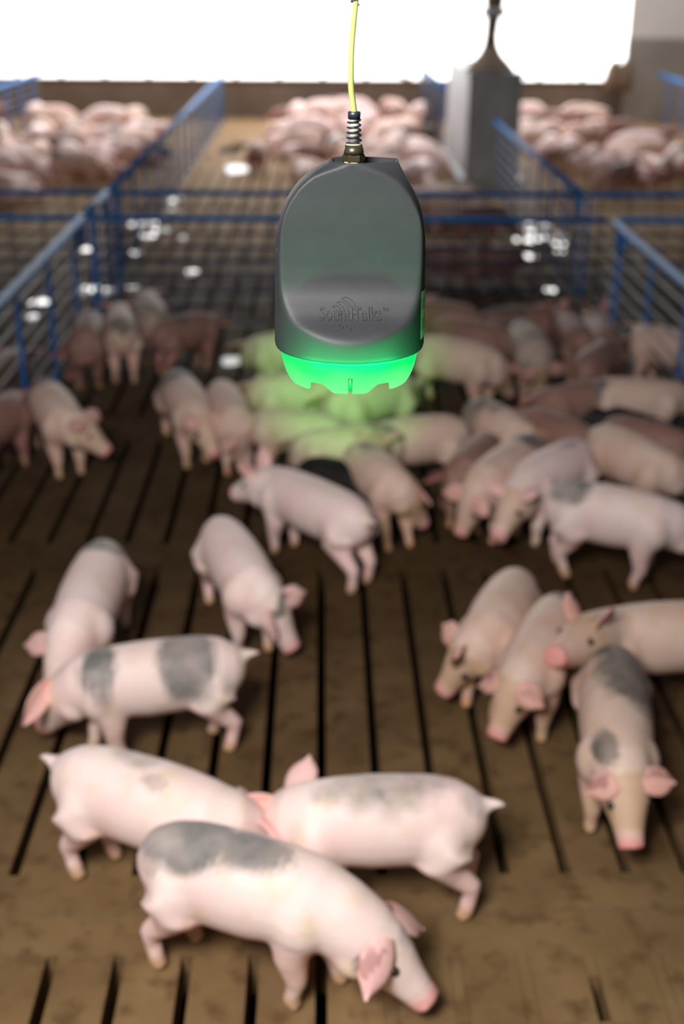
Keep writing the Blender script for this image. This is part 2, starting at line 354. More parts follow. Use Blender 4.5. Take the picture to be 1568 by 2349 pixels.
def surf(a, z):                  # point of the moulded housing at angle a and height z
    wr, wl = smooth_tab(RW, z)*K, smooth_tab(LW, z)*K; d = smooth_tab(DPF, z)*K
    Rm = K*(1-.03*z/.226); x = cos(a)*Rm; y = sin(a)*Rm
    n_ = 16 if z > .04 else 22
    y2 = y if d > 1.25*K else y/((1+abs(y/d)**n_)**(1/n_))
    q = sstep(.125, .165, z); lim = (wr if x > 0 else wl)*(1+.07*(1-sstep(.12, .16, z)))*(1-.02*q*min(1, abs(y2)/d)**3)
    x2 = x/((1+abs(x/lim)**16)**(1/16))
    wf = smooth_tab(WF, z)*K; full = wr if x > 0 else wl; wf = min(wf, full*.94)
    if z > .12 and abs(x2) > wf: p = (abs(x2)-wf)/(full-wf+1e-6); y2 *= 1-.5*min(1, p)**1.2
    return Vector((x2, y2, z))
bm = bmesh.new(); NS = 160; rings = []
ZZ = [0, .0015, .004] + [.004+.222*i/90 for i in range(1, 91)]
for z in ZZ:
    sh = 1 - .012*max(0, 1-z/.003); rings.append([bm.verts.new(Vector((p.x*sh, p.y*sh, z))) for p in (surf(2*pi*k/NS, z) for k in range(NS))])
for a, b in zip(rings, rings[1:]): bridge(bm, a, b)
bm.faces.new(rings[0][::-1])
# recessed top pocket
t0 = rings[-1]; cen = sum((v.co for v in t0), Vector())/NS
r1 = [bm.verts.new(cen + (v.co-cen)*.93 + Vector((0, 0, 0))) for v in t0]; bridge(bm, t0, r1)
r2 = [bm.verts.new(cen + (v.co-cen)*.90 + Vector((0, 0, -.006))) for v in t0]; bridge(bm, r1, r2); bm.faces.new(r2)
hs = obj('housing', bm, M['hous'], mon, True)
hs.data.polygons[0].use_smooth = True
TOPC = Vector((.004, 0, .220))
# ring: emissive translucent cup with scalloped rim
m = mat('green_light_ring', (.2, .9, .4, 1), .35, emit=(0, 1, .2, 1), es=1.0); nt = m.node_tree; b = nt.nodes['Principled BSDF']
tc = nt.nodes.new('ShaderNodeTexCoord'); sp = nt.nodes.new('ShaderNodeSeparateXYZ'); nt.links.new(tc.outputs['Object'], sp.inputs[0])
nn = nt.nodes.new('ShaderNodeTexNoise'); nn.inputs['Scale'].default_value = 14; nn.inputs['Detail'].default_value = 1; nt.links.new(tc.outputs['Object'], nn.inputs['Vector'])
ma = nt.nodes.new('ShaderNodeMath'); ma.operation = 'MULTIPLY_ADD'; nt.links.new(nn.outputs['Fac'], ma.inputs[0]); ma.inputs[1].default_value = .035; nt.links.new(sp.outputs[2], ma.inputs[2])
mr = nt.nodes.new('ShaderNodeMapRange'); mr.inputs[1].default_value = -.030; mr.inputs[2].default_value = .004; nt.links.new(ma.outputs[0], mr.inputs[0])
cr = nt.nodes.new('ShaderNodeValToRGB'); cr.color_ramp.elements[0].color = (.21, .93, .32, 1); cr.color_ramp.elements[1].color = (0, .93, .17, 1); cr.color_ramp.elements[0].position = .0; cr.color_ramp.elements[1].position = 1
nt.links.new(mr.outputs[0], cr.inputs[0]); nt.links.new(cr.outputs[0], b.inputs['Emission Color'])
b.inputs['Base Color'].default_value = (.01, .025, .01, 1); b.inputs['Emission Strength'].default_value = .95
M['ring'] = m
bm = bmesh.new(); NA = 180
def rimz(a):          # a = angle from the front (-y) direction, radians
    d = abs((a+pi) % (2*pi)-pi)
    z = -.0455
    q = min(d, pi-d)                                   # scallops mirrored front and back
    q_ = math.degrees(q); c = .0125*(sstep(14, 26, q_) if q_ < 33 else 1-sstep(36, 43, q_))
    return z + c
ROW = [0, .08, .2, .35, .5, .65, .78, .88, .95, 1]
def prof(t):
    return K*(.918 - .07*t - .055*t**4)
def prof_old(t):          # radius of the cup wall down its depth
    return K*(.945 - .065*t - .10*max(0, t-.62)**1.3*1.2)
vo = []
for i in range(NA+1):
    a = -pi + 2*pi*i/NA
    vo.append((a, rimz(a)))
def slot(a): return abs((a+pi) % (2*pi)-pi) < radians(2.2)
grid = []; 
for (a, zb) in vo[:-1]:
    col = []
    for t in ROW:
        z = zb*t; rr = prof(-z/.044)
        col.append((Vector((sin(a)*rr, -cos(a)*rr, z+.001))))
    grid.append(col)
inn = [[Vector((p.x*.965, p.y*.965, p.z)) for p in c] for c in grid]
vO = [[bm.verts.new(p) for p in c] for c in grid]; vI = [[bm.verts.new(p) for p in c] for c in inn]
nr = len(ROW)
def open_(i, j):
    a = (vo[i][0]+vo[(i+1) % NA][0]) / 2
    if i == NA-1: a = pi
    return abs(a) < radians(2.0) and j >= 4
for i in range(NA):
    i2 = (i+1) % NA
    for j in range(nr-1):
        if open_(i, j): continue
        bm.faces.new((vO[i][j], vO[i2][j], vO[i2][j+1], vO[i][j+1])); bm.faces.new((vI[i][j], vI[i][j+1], vI[i2][j+1], vI[i2][j]))
    if not open_(i, nr-2): bm.faces.new((vO[i][-1], vO[i2][-1], vI[i2][-1], vI[i][-1]))
for i in range(NA):    # side walls of the slot
    i2 = (i+1) % NA
    for j in range(nr-1):
        if open_(i, j) != open_(i2, j): bm.faces.new((vO[i2][j], vO[i2][j+1], vI[i2][j+1], vI[i2][j]))
obj('light_ring', bm, M['ring'], mon, True)
# lip between housing and ring
bm = bmesh.new(); rg = [ring(bm, Vector((0, 0, z)), Vector((1, 0, 0)), Vector((0, 1, 0)), 96, r, r) for r, z in ((K*.95, .001), (K*.95, -.002), (K*.94, -.004), (K*.90, -.004))]
for a_, b_ in zip(rg, rg[1:]): bridge(bm, a_, b_)
M['lip'] = mat('ring_lip', (.02, .1, .05, 1), .4, emit=(.02, .55, .25, 1), es=.8)
obj('ring_lip', bm, M['lip'], mon, True)
# peg seen in the front slot
rr = prof(.7)*.985; bm = bmesh.new(); tube(bm, [(0, -rr, -.022), (0, -rr*.985, -.034), (0, -rr*.98, -.0385), (0, -rr*.98, -.0395)], [.0019, .0024, .0024, .001], 10)
M['peg'] = mat('slot_peg_green', (.0, .04, .01, 1), .4, emit=(0, .42, .10, 1), es=.8); obj('slot_peg', bm, M['peg'], mon, True)
# microphone dome / inner plate inside the cup
bm = bmesh.new(); tube(bm, [(0, 0, -.004), (0, 0, -.02), (0, 0, -.026)], [.06, .055, .03], 32); obj('sensor_dome', bm, M['ring'], mon, True)

# embossed lettering on the front face
def text(name, body, size, loc, rot, m, parent, ext=.0004, align='CENTER', bevel=0, sx=1):
    cu = bpy.data.curves.new(name, 'FONT'); cu.body = body; cu.size = size; cu.extrude = ext; cu.align_x = align; cu.bevel_depth = bevel; cu.resolution_u = 4
    o = bpy.data.objects.new(name+'_tmp', cu); COL.objects.link(o); dg = bpy.context.evaluated_depsgraph_get(); dg.update()
    me = bpy.data.meshes.new_from_object(o.evaluated_get(dg)); bpy.data.objects.remove(o); me.name = name
    me.materials.clear(); me.materials.append(m); o = bpy.data.objects.new(name, me); COL.objects.link(o)
    o.parent = parent; o.location = loc; o.rotation_euler = rot; o.scale = (sx, 1, 1); return o
def facey(z): return surf(-pi/2, z).y
def emboss(o, zc):
    for v in o.data.vertices: z = zc+v.co.y; v.co = Vector((v.co.x, facey(z)-.0001-max(0, v.co.z)*1.0, z))
txt = text('lettering', 'SoundTalks', .0185, (0, 0, 0), (0, 0, 0), M['hous'], mon, .0011, bevel=.0002); 
wx = max(v.co.x for v in txt.data.vertices)
for v in txt.data.vertices: v.co.x = v.co.x/wx*.0355-.0005
emboss(txt, .0465)
txt2 = text('trademark_lettering', '™', .0085, (0, 0, 0), (0, 0, 0), M['hous'], mon, .001)
for v in txt2.data.vertices: v.co.x += .0395
emboss(txt2, .053)
for i, (x0, z0, x1, z1, w_) in enumerate(((-.0085, .0690, .0045, .0515, .0024), (-.0145, .0645, -.0050, .0500, .0021), (-.0205, .0600, -.0145, .0500, .0018))):
    bm = bmesh.new(); pts = []
    for q in range(9):
        t = q/8; x = x0+(x1-x0)*t + .003*sin(pi*t); z = z0+(z1-z0)*t + .0028*sin(pi*t); pts.append(Vector((x, 0, z)))
    off = []
    for sgn in (1, -1):
        for p in (pts if sgn == 1 else pts[::-1]): x, z = p.x+sgn*w_, p.z+sgn*w_*.45; off.append(Vector((x, facey(z)-.0003, z)))
    tube(bm, off+[off[0]], .00055, 6, cap=False)
    obj('logo_stroke', bm, M['hous'], mon, True)
for (xc, zc_, r_) in ((-.002, .0405, .0030), (-.0105, .0410, .0024)):      # lower ends of the logo arcs, open at the top
    bm = bmesh.new(); tube(bm, [Vector((xc+cos(a)*r_*.8, facey(zc_+sin(a)*r_)-.0003, zc_+sin(a)*r_)) for a in [radians(160+ q*20) for q in range(10)]], .0005, 6)
    obj('logo_stroke', bm, M['hous'], mon, True)
# sticker wrapped on the right flank
M['paper'] = mat('sticker_paper', sr(184, 176, 158), .5); M['ink'] = mat('sticker_ink', sr(60, 54, 46), .6)
bm = bmesh.new(); a0, a1 = radians(-25), radians(20); z0, z1 = .015, .075
def flank(a, z, off=.0004):
    p = surf(a, z); n_ = Vector((p.x, p.y, 0)).normalized(); return p+n_*off
gr = [[bm.verts.new(flank(a0+(a1-a0)*i/14, z0+(z1-z0)*j/10)) for j in range(11)] for i in range(15)]
for i in range(14):
    for j in range(10): bm.faces.new((gr[i][j], gr[i+1][j], gr[i+1][j+1], gr[i][j+1]))
st = obj('side_label', bm, M['paper'], mon, True)
def wrap_text(body, size, zc, a_start):
    o = text('label_print', body, size, (0, 0, 0), (0, 0, 0), M['ink'], st, 0, 'LEFT')
    for v in o.data.vertices: v.co = flank(a_start + v.co.x/K, zc+v.co.y, .0009)
wrap_text('SoundTalks', .0066, .0600, a0+.03); wrap_text('MONITOR', .0060, .0520, a0+.03)
bm = bmesh.new()
for z in (.038, .034, .030, .026):
    a = a0+.03
    while a < a1-.06:
        l = random.uniform(.02, .05); q = [bm.verts.new(flank(b_, z+h_, .0009)) for b_, h_ in ((a, 0), (a+l, 0), (a+l, .0011), (a, .0011))]; bm.faces.new(q); a += l+.012
obj('label_print', bm, M['ink'], st)

# cable gland, strain relief and cable
M['brass'] = mat('gland_olive_plastic', sr(48, 42, 28), .35, spec=.6); M['navy'] = mat('strain_relief_navy', sr(34, 38, 50), .4, spec=.6)
M['cream'] = noisy('dusty_cream', sr(168, 166, 146), sr(186, 184, 166), 90, .7); M['cable'] = noisy('pale_yellow_green_cable', sr(162, 170, 98), sr(174, 182, 116), 20, .35, spec=.6)
M['steel'] = mat('dust_yellow', sr(196, 176, 120), .7)
gz = .2215
gl = empty('cable_gland', (.003, 0, 0)); gl.parent = mon; gl.scale = (1, 1, .8); gl.location.z = gz*.2
bm = bmesh.new(); tube(bm, [(0, 0, gz), (0, 0, gz+.003)], .0105, 20); obj('washer', bm, M['steel'], gl, True)
bm = bmesh.new(); tube(bm, [(0, 0, gz+.003), (0, 0, gz+.0045), (0, 0, gz+.012), (0, 0, gz+.0135)], [.0115, .0128, .0128, .0118], 6); obj('hex_nut', bm, M['brass'], gl)
bm = bmesh.new(); tube(bm, [(0, 0, gz+.0135), (0, 0, gz+.0185), (0, 0, gz+.0275)], [.0112, .0112, .0098], 24); obj('gland_cap', bm, M['brass'], gl, True)
bm = bmesh.new(); tube(bm, [(0, 0, gz+.0275), (0, 0, gz+.029)], [.0094, .008], 20); obj('dust_collar', bm, M['cream'], gl, True)
zb, zt = gz+.029, gz+.0655
bm = bmesh.new(); pts = []; rad = []
for q in range(0, 5*20+1):
    t = q/100; a = 2*pi*q/20; r = .0080-.0013*t; pts.append((cos(a+2.2)*r, sin(a+2.2)*r, zb+(zt-zb)*t)); rad.append((.00125, .0014))
tube(bm, pts, rad, 8); obj('spiral_strain_relief', bm, M['navy'], gl, True)
bm = bmesh.new(); tube(bm, [(0, 0, zb), (0, 0, zt)], [.0062, .0054], 16); obj('inner_sleeve', bm, M['cream'], gl, True)
bm = bmesh.new(); tube(bm, [(0, 0, zt-.001), (0, 0, zt+.0085), (0, 0, zt+.0095)], [.0068, .0072, .0062], 24); obj('relief_collar', bm, M['navy'], gl, True)
zc = gz + base.z
# cable runs up out of the frame
cb = base + Vector((.003, 0, 0)); Yc = cb.y
def atc(px, py): return at(px, py, Yc)
cpts = [cb+Vector((0, 0, .937*(gz*.2+.8*(gz+.01)))), cb+Vector((0, 0, .937*(gz*.2+.8*(zt+.004)))), atc(805, 200), atc(805.5, 120), atc(810, 60), atc(815.5, 0), atc(820, -80), atc(824, -260), atc(824, -700)]
cpts = catmull(cpts, 8); bm = bmesh.new(); org = cpts[0].copy(); tube(bm, [p_-org for p_ in cpts], .0034, 14)
cab = obj('cable', bm, M['cable'], None, True); cab.location = org; tag(cab, 'pale yellow green cable carrying the black monitor from above', 'cable')
M['grayvio'] = mat('wire_tie_grey', sr(96, 92, 110), .4, metal=.5)
pt = atc(814, 0); bm = bmesh.new(); tube(bm, [Vector((cos(a*.9)*.0045, sin(a*.9)*.0045, -.005+a*.0011)) for a in range(0, 30)], .0011, 8)
ti = obj('wire_tie', bm, M['grayvio'], None, True); ti.location = pt; tag(ti, 'small twisted grey wire around the cable at the top edge', 'wire tie')

# added green lamps around the monitor, not parts of it
def spot(name, loc, tgt, e, ang, col, blend=.8):
    l = bpy.data.lights.new(name, 'SPOT'); l.energy = e; l.spot_size = radians(ang); l.spot_blend = blend; l.color = col; l.shadow_soft_size = .004
    o = bpy.data.objects.new(name, l); COL.objects.link(o); o.location = loc; o.rotation_euler = (Vector(tgt)-Vector(loc)).to_track_quat('-Z', 'Y').to_euler(); return o
spot('green_spot_fill', base+Vector((0, K*.98, -.03)), G(780, 828, .12), 430, 16, (.03, 1, .04), 1)  # added spot hidden behind the ring, tints the pigs beyond green
for k in range(9):
    a = radians(-42+10.5*k); l = bpy.data.lights.new('ring_glow_fill', 'POINT'); l.energy = .3; l.color = (0, 1, .22); l.shadow_soft_size = 0; l.specular_factor = .1
    o = bpy.data.objects.new('ring_glow_fill', l); COL.objects.link(o); o.location = base+Vector((sin(a)*(K+.038), -cos(a)*(K+.038), -.026))  # added point lamps before the ring, tint the lower housing green

# ------------------------------------------------------------------ pigs
ST = [(0.00, .02, .02), (.012, .052, .045), (.04, .085, .07), (.09, .108, .092), (.15, .118, .105), (.24, .122, .113), (.33, .124, .114), (.42, .117, .108), (.50, .108, .098), (.57, .098, .088), (.63, .092, .084), (.68, .085, .078), (.73, .071, .064), (.78, .053, .048), (.825, .041, .040), (.857, .037, .041), (.862, .031, .035)]
def build_pig(hip, sh, nose, s, legs, voxel, tail, bend=0, ear=(1, 1), eardir=None, lying=False, twist=(0, 0)):
    """hip, shoulder, nose: world points. returns bmesh pieces around origin at ground below mid body"""
    hip, sh, nose = Vector(hip), Vector(sh), Vector(nose)
    org = Vector(((hip.x+sh.x)/2, (hip.y+sh.y)/2, 0)); hip -= org; sh -= org; nose -= org
    f = (sh-hip); trunk = f.length; f.normalize(); fh = Vector((f.x, f.y, 0)).normalized(); side = Vector((-fh.y, fh.x, 0))
    rump = hip - f*(.125*s) + Vector((0, 0, -.012*s)); mid = (hip+sh)/2 + side*bend*s + Vector((0, 0, -.004*s))
    d0 = (sh + Vector((0, 0, .01*s)) - nose); dn = d0.normalized()
    hl = min(.235*s, d0.length*.72); C = nose + dn*hl + Vector((0, 0, .012*s)) + fh*(.02*s)
    path = catmull([rump, hip, mid, sh, C, nose], 12)
    # station parameter on the path: rump 0, hip .125, mid .31, shoulder .50, head .64, nose .862
    par = [0, .125, .31, .50, .635, .862]
    us = []
    for i in range(5): us += [par[i]+(par[i+1]-par[i])*k/12 for k in range(12)]
    us.append(.862)
    def pos(u):
        for i in range(len(us)-1):
            if u <= us[i+1]: return path[i].lerp(path[i+1], (u-us[i])/(us[i+1]-us[i]))
        return path[-1]
    def frame(u):
        t = (pos(min(u+.02, .862))-pos(max(u-.02, 0))).normalized(); z = Vector((0, 0, 1))
        if abs(t.z) > .85: z = (z + fh*.6).normalized() if t.z < 0 else (z-fh*.6).normalized()
        up = (z-t*z.dot(t)).normalized(); return t, up, up.cross(t)      # third: left side
    bm = bmesh.new(); rings = []; pu = None
    NSEG = 20
    for (u, rv, rh) in ST:
        t, up, lf = frame(u)
        if pu is not None: up = (up*.75+pu*.25); up = (up-t*up.dot(t)).normalized(); lf = up.cross(t)
        pu = up; c = pos(u); r = []
        for i in range(NSEG):
            a = 2*pi*i/NSEG; ca, sa = cos(a), sin(a)
            v = rv*s*(1.0 if ca > 0 else 1.06); hh = rh*s
            if ca < 0 and u < .55 : hh *= 1.0
            r.append(bm.verts.new(c + up*(ca*v) + lf*(sa*hh)))
        rings.append(r)
    for a_, b_ in zip(rings, rings[1:]): bridge(bm, a_, b_)
    bm.faces.new(rings[0][::-1]); bm.faces.new(rings[-1])
    def blob(c, r, sx=(1, 1, 1)): sph(bm, c, r, 14, sx)
    # jowl, shoulder and ham masses
    for sg in (1, -1):
        t, up, lf = frame(.64); blob(pos(.65)+lf*sg*.036*s-up*.034*s, .054*s)
        t, up, lf = frame(.49); blob(pos(.49)+lf*sg*.05*s-up*.02*s, .075*s, (1, 1, 1.2))
        t, up, lf = frame(.13); blob(pos(.13)+lf*sg*.045*s-up*.03*s, .08*s, (1, 1, 1.15))
    hooves = []
    for i, (hx, sg) in enumerate(((0, 1), (0, -1), (1, 1), (1, -1))):
        sw = legs[i]*s                          # foot forward shift
        if hx == 1:
            top = pos(.485) + side*sg*.058*s; zz = top.z
            p0 = top + Vector((0, 0, -.02*s)); elbow = Vector((top.x, top.y, 0)) + fh*(-.012*s+sw*.25) + Vector((0, 0, .165*s)) + side*sg*.004*s
            knee = Vector((top.x, top.y, 0)) + fh*(.008*s+sw*.6) + Vector((0, 0, .09*s))
            fet = Vector((top.x, top.y, 0)) + fh*(sw*.95) + Vector((0, 0, .032*s)); toe = Vector((top.x, top.y, 0)) + fh*(.014*s+sw) + Vector((0, 0, .006*s))
            P_ = [p0, elbow, knee, (knee+fet)/2, fet, toe]; R_ = [.062*s, .044*s, .0285*s, .0225*s, .0235*s, .021*s]
        else:
            top = pos(.105) + side*sg*.058*s
            p0 = top + Vector((0, 0, -.03*s)) - fh*.005*s; g0 = Vector((top.x, top.y, 0))
            st_ = g0 + fh*(.035*s+sw*.3) + Vector((0, 0, .205*s)) + side*sg*.008*s
            hock = g0 + fh*(-.055*s+sw*.75) + Vector((0, 0, .112*s))
            fet = g0 + fh*(-.040*s+sw*.95) + Vector((0, 0, .034*s)); toe = g0 + fh*(-.026*s+sw) + Vector((0, 0, .006*s))
            P_ = [p0, st_, (st_+hock)/2, hock, (hock+fet)/2, fet, toe]; R_ = [.078*s, .062*s, .038*s, .029*s, .0225*s, .024*s, .0215*s]
        if lying:
            P_ = [Vector((p.x, p.y, max(p.z*.5, .02))) for p in P_]
        tube(bm, P_, R_, 12, up=fh)
        hooves.append(P_[-1])
    if tail:
        t, up, lf = frame(.0); b0 = pos(0)+up*.045*s+t*.02*s
        tp = [b0, b0-t*.035*s+up*.012*s, b0-t*.055*s+up*.012*s+lf*.008*s, b0-t*.066*s+up*(.004+.02*tail)*s-lf*.004*s]
        tube(bm, tp, [.027*s, .016*s, .011*s, .008*s], 10)
    bmesh.ops.recalc_face_normals(bm, faces=bm.faces)
    me = bpy.data.meshes.new('tmp'); bm.to_mesh(me); bm.free(); o = bpy.data.objects.new('tmp', me); COL.objects.link(o)
    r = o.modifiers.new('r', 'REMESH'); r.mode = 'VOXEL'; r.voxel_size = voxel*s
    q = o.modifiers.new('s', 'SMOOTH'); q.factor = .5; q.iterations = max(3, int(.075/voxel))
    dg = bpy.context.evaluated_depsgraph_get(); dg.update()
    m2 = bpy.data.meshes.new_from_object(o.evaluated_get(dg)); bpy.data.objects.remove(o); bpy.data.meshes.remove(me)
    bm = bmesh.new(); bm.from_mesh(m2); bpy.data.meshes.remove(m2); nbody = len(bm.verts)
    # ears: cupped leaf shapes grown from the head
    t, up, lf = frame(.665)
    earv = []
    for sg, e in zip((1, -1), ear):
        if not e: continue
        root = pos(.655) + up*.062*s + lf*sg*.048*s
        ed = eardir[0 if sg == 1 else 1] if eardir else (.35, .75, .15)        # forward, out, up
        dr = (t*ed[0] + lf*sg*ed[1] + up*ed[2]).normalized()
        ac = t.cross(dr); ac = (t - dr*t.dot(dr))
        if ac.length < .3: ac = lf*sg - dr*dr.dot(lf*sg)
        ac.normalize(); ac = Matrix.Rotation(twist[0 if sg == 1 else 1], 3, dr) @ ac; nr_ = dr.cross(ac).normalized()
        Lr = .125*s*e; NU, NV = 9, 8; top_, bot = [], []
        for i in range(NU+1):
            a = i/NU; wd = .043*s*(sin(pi*min(1, a*.66+.24))**.8)*(1-.0*a)*(1 if a < .6 else max(.12, 1-((a-.6)/.42)**2))
            ro, rb = [], []
            for j in range(NV+1):
                b_ = (j/NV-.5)*2; cup = (1-b_*b_)*-.016*s*(1-a*.4); droop = -.022*s*a*a
                base_ = root + dr*(Lr*a-.012*s) + ac*(wd*b_) + nr_*cup*sg + up*droop
                th = .0028*s*(1-a*.5)
                ro.append(bm.verts.new(base_+nr_*th)); rb.append(bm.verts.new(base_-nr_*th))
            top_.append(ro); bot.append(rb)
        for i in range(NU):
            for j in range(NV):
                bm.faces.new((top_[i][j], top_[i+1][j], top_[i+1][j+1], top_[i][j+1])); bm.faces.new((bot[i][j], bot[i][j+1], bot[i+1][j+1], bot[i+1][j]))
            bm.faces.new((top_[i][0], bot[i][0], bot[i+1][0], top_[i+1][0])); bm.faces.new((top_[i][-1], top_[i+1][-1], bot[i+1][-1], bot[i][-1]))
        bm.faces.new([v for v in top_[-1]]+[v for v in bot[-1][::-1]])
    bm.normal_update()
    return bm, nbody, org, pos, frame, hooves
def paint(me, nbody, pos, frame, s, patches, face_dirt=.5, leg_dirt=1.0):
    ca = me.color_attributes.new('marks', 'FLOAT_COLOR', 'POINT'); samples = [(.862*i/40) for i in range(41)]
    fr_ = [(u, pos(u), frame(u)) for u in samples]
    for i, v in enumerate(me.vertices):
        p = v.co; best = min(fr_, key=lambda q: (q[1]-p).length_squared); u, c, (t, up, lf) = best
        rel = p-c; w_ = math.atan2(rel.dot(lf), rel.dot(up))/(pi/2); g = 0.0
        for (uc, wc, ru, rw, st) in patches:
            d = math.hypot((u-uc)/ru, (w_-wc)/rw); g = max(g, st*(1-sstep(.45, 1.35, d)))
        pk = 0.0; dt_ = 0.0
        if i >= nbody: pk = .5; g = g if g > .6 else 0
        else:
            if u > .80: pk = sstep(.80, .855, u)*.95
            elif u > .63: dt_ = face_dirt*.62
            if rel.dot(up) < 0 and abs(w_) > 1.4 and u < .6: pk = max(pk, .25)
            if p.z < .075*s: dt_ = max(dt_, leg_dirt*(1-sstep(.02*s, .09*s, p.z))*.9)
            if p.z < .12*s and u < .6: pk = max(pk, .22)
        ca.data[i].color = (g, pk, dt_, 1)
EYEM = None
def eyes(pig, pos, frame, s):
    global EYEM
    if EYEM is None:
        b = bmesh.new(); sph(b, (0, 0, 0), 1, 12); EYEM = bpy.data.meshes.new('eye'); b.to_mesh(EYEM); b.free(); EYEM.materials.append(M['eye'])
        for p in EYEM.polygons: p.use_smooth = True
    t, up, lf = frame(.728)
    for sg in (1, -1):
        e = bpy.data.objects.new('eye', EYEM); COL.objects.link(e); e.parent = pig
        e.location = pos(.728) + lf*sg*.053*s + up*.034*s; e.scale = (.0125*s,)*3
def pig(label, hip, sh, nose, skin='pink', s=.86, legs=None, patches=(), tail=.5, bend=0, ear=(1, 1), eardir=None, twist=(0, 0), voxel=.012, group=None, lying=False, face=.5, hz=.295, sz=.292, show_eyes=True):
    """hip/sh: (px, py) of the body centre; nose: (px, py, height)"""
    A = G(hip[0], hip[1], hz*s); B = G(sh[0], sh[1], sz*s); N = G(nose[0], nose[1], nose[2])
    # keep natural trunk length
    mid = (A+B)/2; d = B-A; L0 = .375*s; Ln = max(L0*.86, min(L0*1.14, d.length)); d = d.normalized()*Ln
    A2, B2 = mid-d/2, mid+d/2
    dn = N-B2; mx, mn = .375*s, .27*s
    if dn.length > mx: N = B2+dn.normalized()*mx
    elif dn.length < mn: N = B2+dn.normalized()*mn
    if N.z < .035: N.z = .035
    if legs is None: legs = [random.uniform(-.05, .05) for _ in range(4)]
    bm, nb, org, pos, frame, hv = build_pig(A2, B2, N, s, legs, voxel, tail, bend, ear, eardir, lying, twist)
    me = bpy.data.meshes.new('pig'); bm.to_mesh(me); bm.free()
    for p in me.polygons: p.use_smooth = True
    me.materials.append(PM[skin]); paint(me, nb, pos, frame, s, patches, face)
    o = bpy.data.objects.new('pig', me); COL.objects.link(o); o.location = org
    tag(o, label, 'pig', group)
    if show_eyes: eyes(o, pos, frame, s)
    return o
GP = 'pigs in the near pen'
V = .0105
#--- front row
pig('largest front pig with grey back patch, snout almost on the floor at the bottom', (428, 1985), (715, 2065), (985, 2300, .06), 'pink', .9, (.04, -.005, .06, -.02),
    [(.15, -.1, .15, .65, .95), (.33, -.05, .13, .42, .85), (.06, -.7, .05, .3, .5), (.665, -.75, .03, .45, .8), (.70, 0, .04, .3, .4)], 0, voxel=V, group=GP, ear=(1.15, 1.05), eardir=((.9, .6, -.15), (.45, .75, -.45)))
pig('pink pig at lower left with short tail, head hidden behind the front pig', (215, 1800), (480, 1880), (640, 1990, .06), 'pink', .88, (.07, .02, 0, .03),
    [(.26, .1, .11, .3, .5), (.36, -.25, .05, .2, .45)], .2, voxel=V, group=GP)
pig('freckled pale pig with raised tail standing right of the front pig', (1000, 1875), (735, 1880), (610, 1930, .07), 'pink', .88, (-.015, -.03, 0, .02),
    [(.3, .0, .24, .75, .55), (.04, .3, .06, .4, .5)], .2, voxel=V, group=GP, ear=(1.15, 1.15), eardir=((.2, .8, .35), (.0, .6, .7)), twist=(.9, .9))
pig('pig with two big grey patches facing left, second row at the left', (475, 1535), (225, 1565), (100, 1665, .06), 'pink', .86, (.0, .04, -.06, .04),
    [(.20, .45, .105, .95, 1), (.48, .3, .06, .9, .85)], .5, voxel=V, group=GP, ear=(1.3, .9), eardir=((.45, .85, -.1), (.3, .75, .3)), twist=(1.0, 0))
pig('pig seen from behind with grey patch on its rump at the left', (243, 1285), (170, 1455), (115, 1620, .05), 'pink', .86, (.0, .0, 0, .0),
    [(.115, .1, .085, .6, 1)], 0, voxel=V, group=GP, ear=(0, 1), eardir=((.3, .6, 0), (.3, .9, -.1)))
pig('plain pink pig with straw stained back sniffing the floor left of the centre slots', (505, 1235), (590, 1365), (672, 1490, .05), 'pink', .84, (.0, .02, .0, -.03),
    [(.66, -.1, .05, .35, .9)], .8, voxel=V, group=GP, ear=(.9, .9), eardir=((.3, .9, .1), (.75, .3, .2)))
pig('pink pig with upright ears facing away, in the centre of the pen', (800, 1195), (645, 1125), (548, 1132, .2), 'pink', .86, (-.03, .0, .0, .0),
    [], .3, voxel=V, group=GP, ear=(1.15, 1.15), eardir=((.1, .45, 1), (.1, .45, 1)))
#--- right group
pig('pig with a broad grey saddle walking toward the camera at the right', (1405, 1560), (1418, 1735), (1443, 1915, .13), 'tan', .86, (.0, .02, .0, .0),
    [(.05, 0, .13, 1.6, .85), (.23, .35, .18, .8, 1), (.55, -.45, .07, .35, .95), (.645, .5, .03, .3, .8), (.655, -.7, .03, .4, .8), (.735, .8, .022, .3, .9), (.735, -.8, .022, .3, .9)], 0, voxel=V, group=GP, ear=(.8, .72), eardir=((.1, 1, .1), (.3, .8, -.5)), face=1.0)
pig('tan pig with one ear out, left of the three pigs at the right middle', (1175, 1370), (1120, 1460), (1045, 1550, .12), 'tan', .84, (.0, .0, .08, .04),
    [(.675, .5, .03, .4, .7), (.735, .75, .022, .3, .8)], 0, voxel=V, group=GP, ear=(1, 1), eardir=((.0, .6, .4), (.1, .9, .35)), face=1)
pig('tan pig with grey rump, middle of the three pigs at the right middle', (1275, 1430), (1215, 1530), (1155, 1655, .12), 'tan', .84, (.0, .0, .0, .0),
    [(.08, .3, .08, .7, .95), (.66, .6, .025, .3, .8), (.66, -.6, .025, .3, .8), (.735, .8, .02, .3, .9), (.735, -.8, .02, .3, .9)], .2, voxel=V, group=GP, ear=(.85, .85), eardir=((.2, .7, .0), (.4, .6, -.2)), face=1)
pig('tan pig entering from the right edge, snout on the neighbour and ear raised', (1590, 1455), (1440, 1462), (1258, 1512, .33), 'tan', .88, (.0, .0, .05, .02),
    [], 0, voxel=V, group=GP, ear=(1, .95), eardir=((.1, .3, .95), (.0, .5, .9)), face=.8)
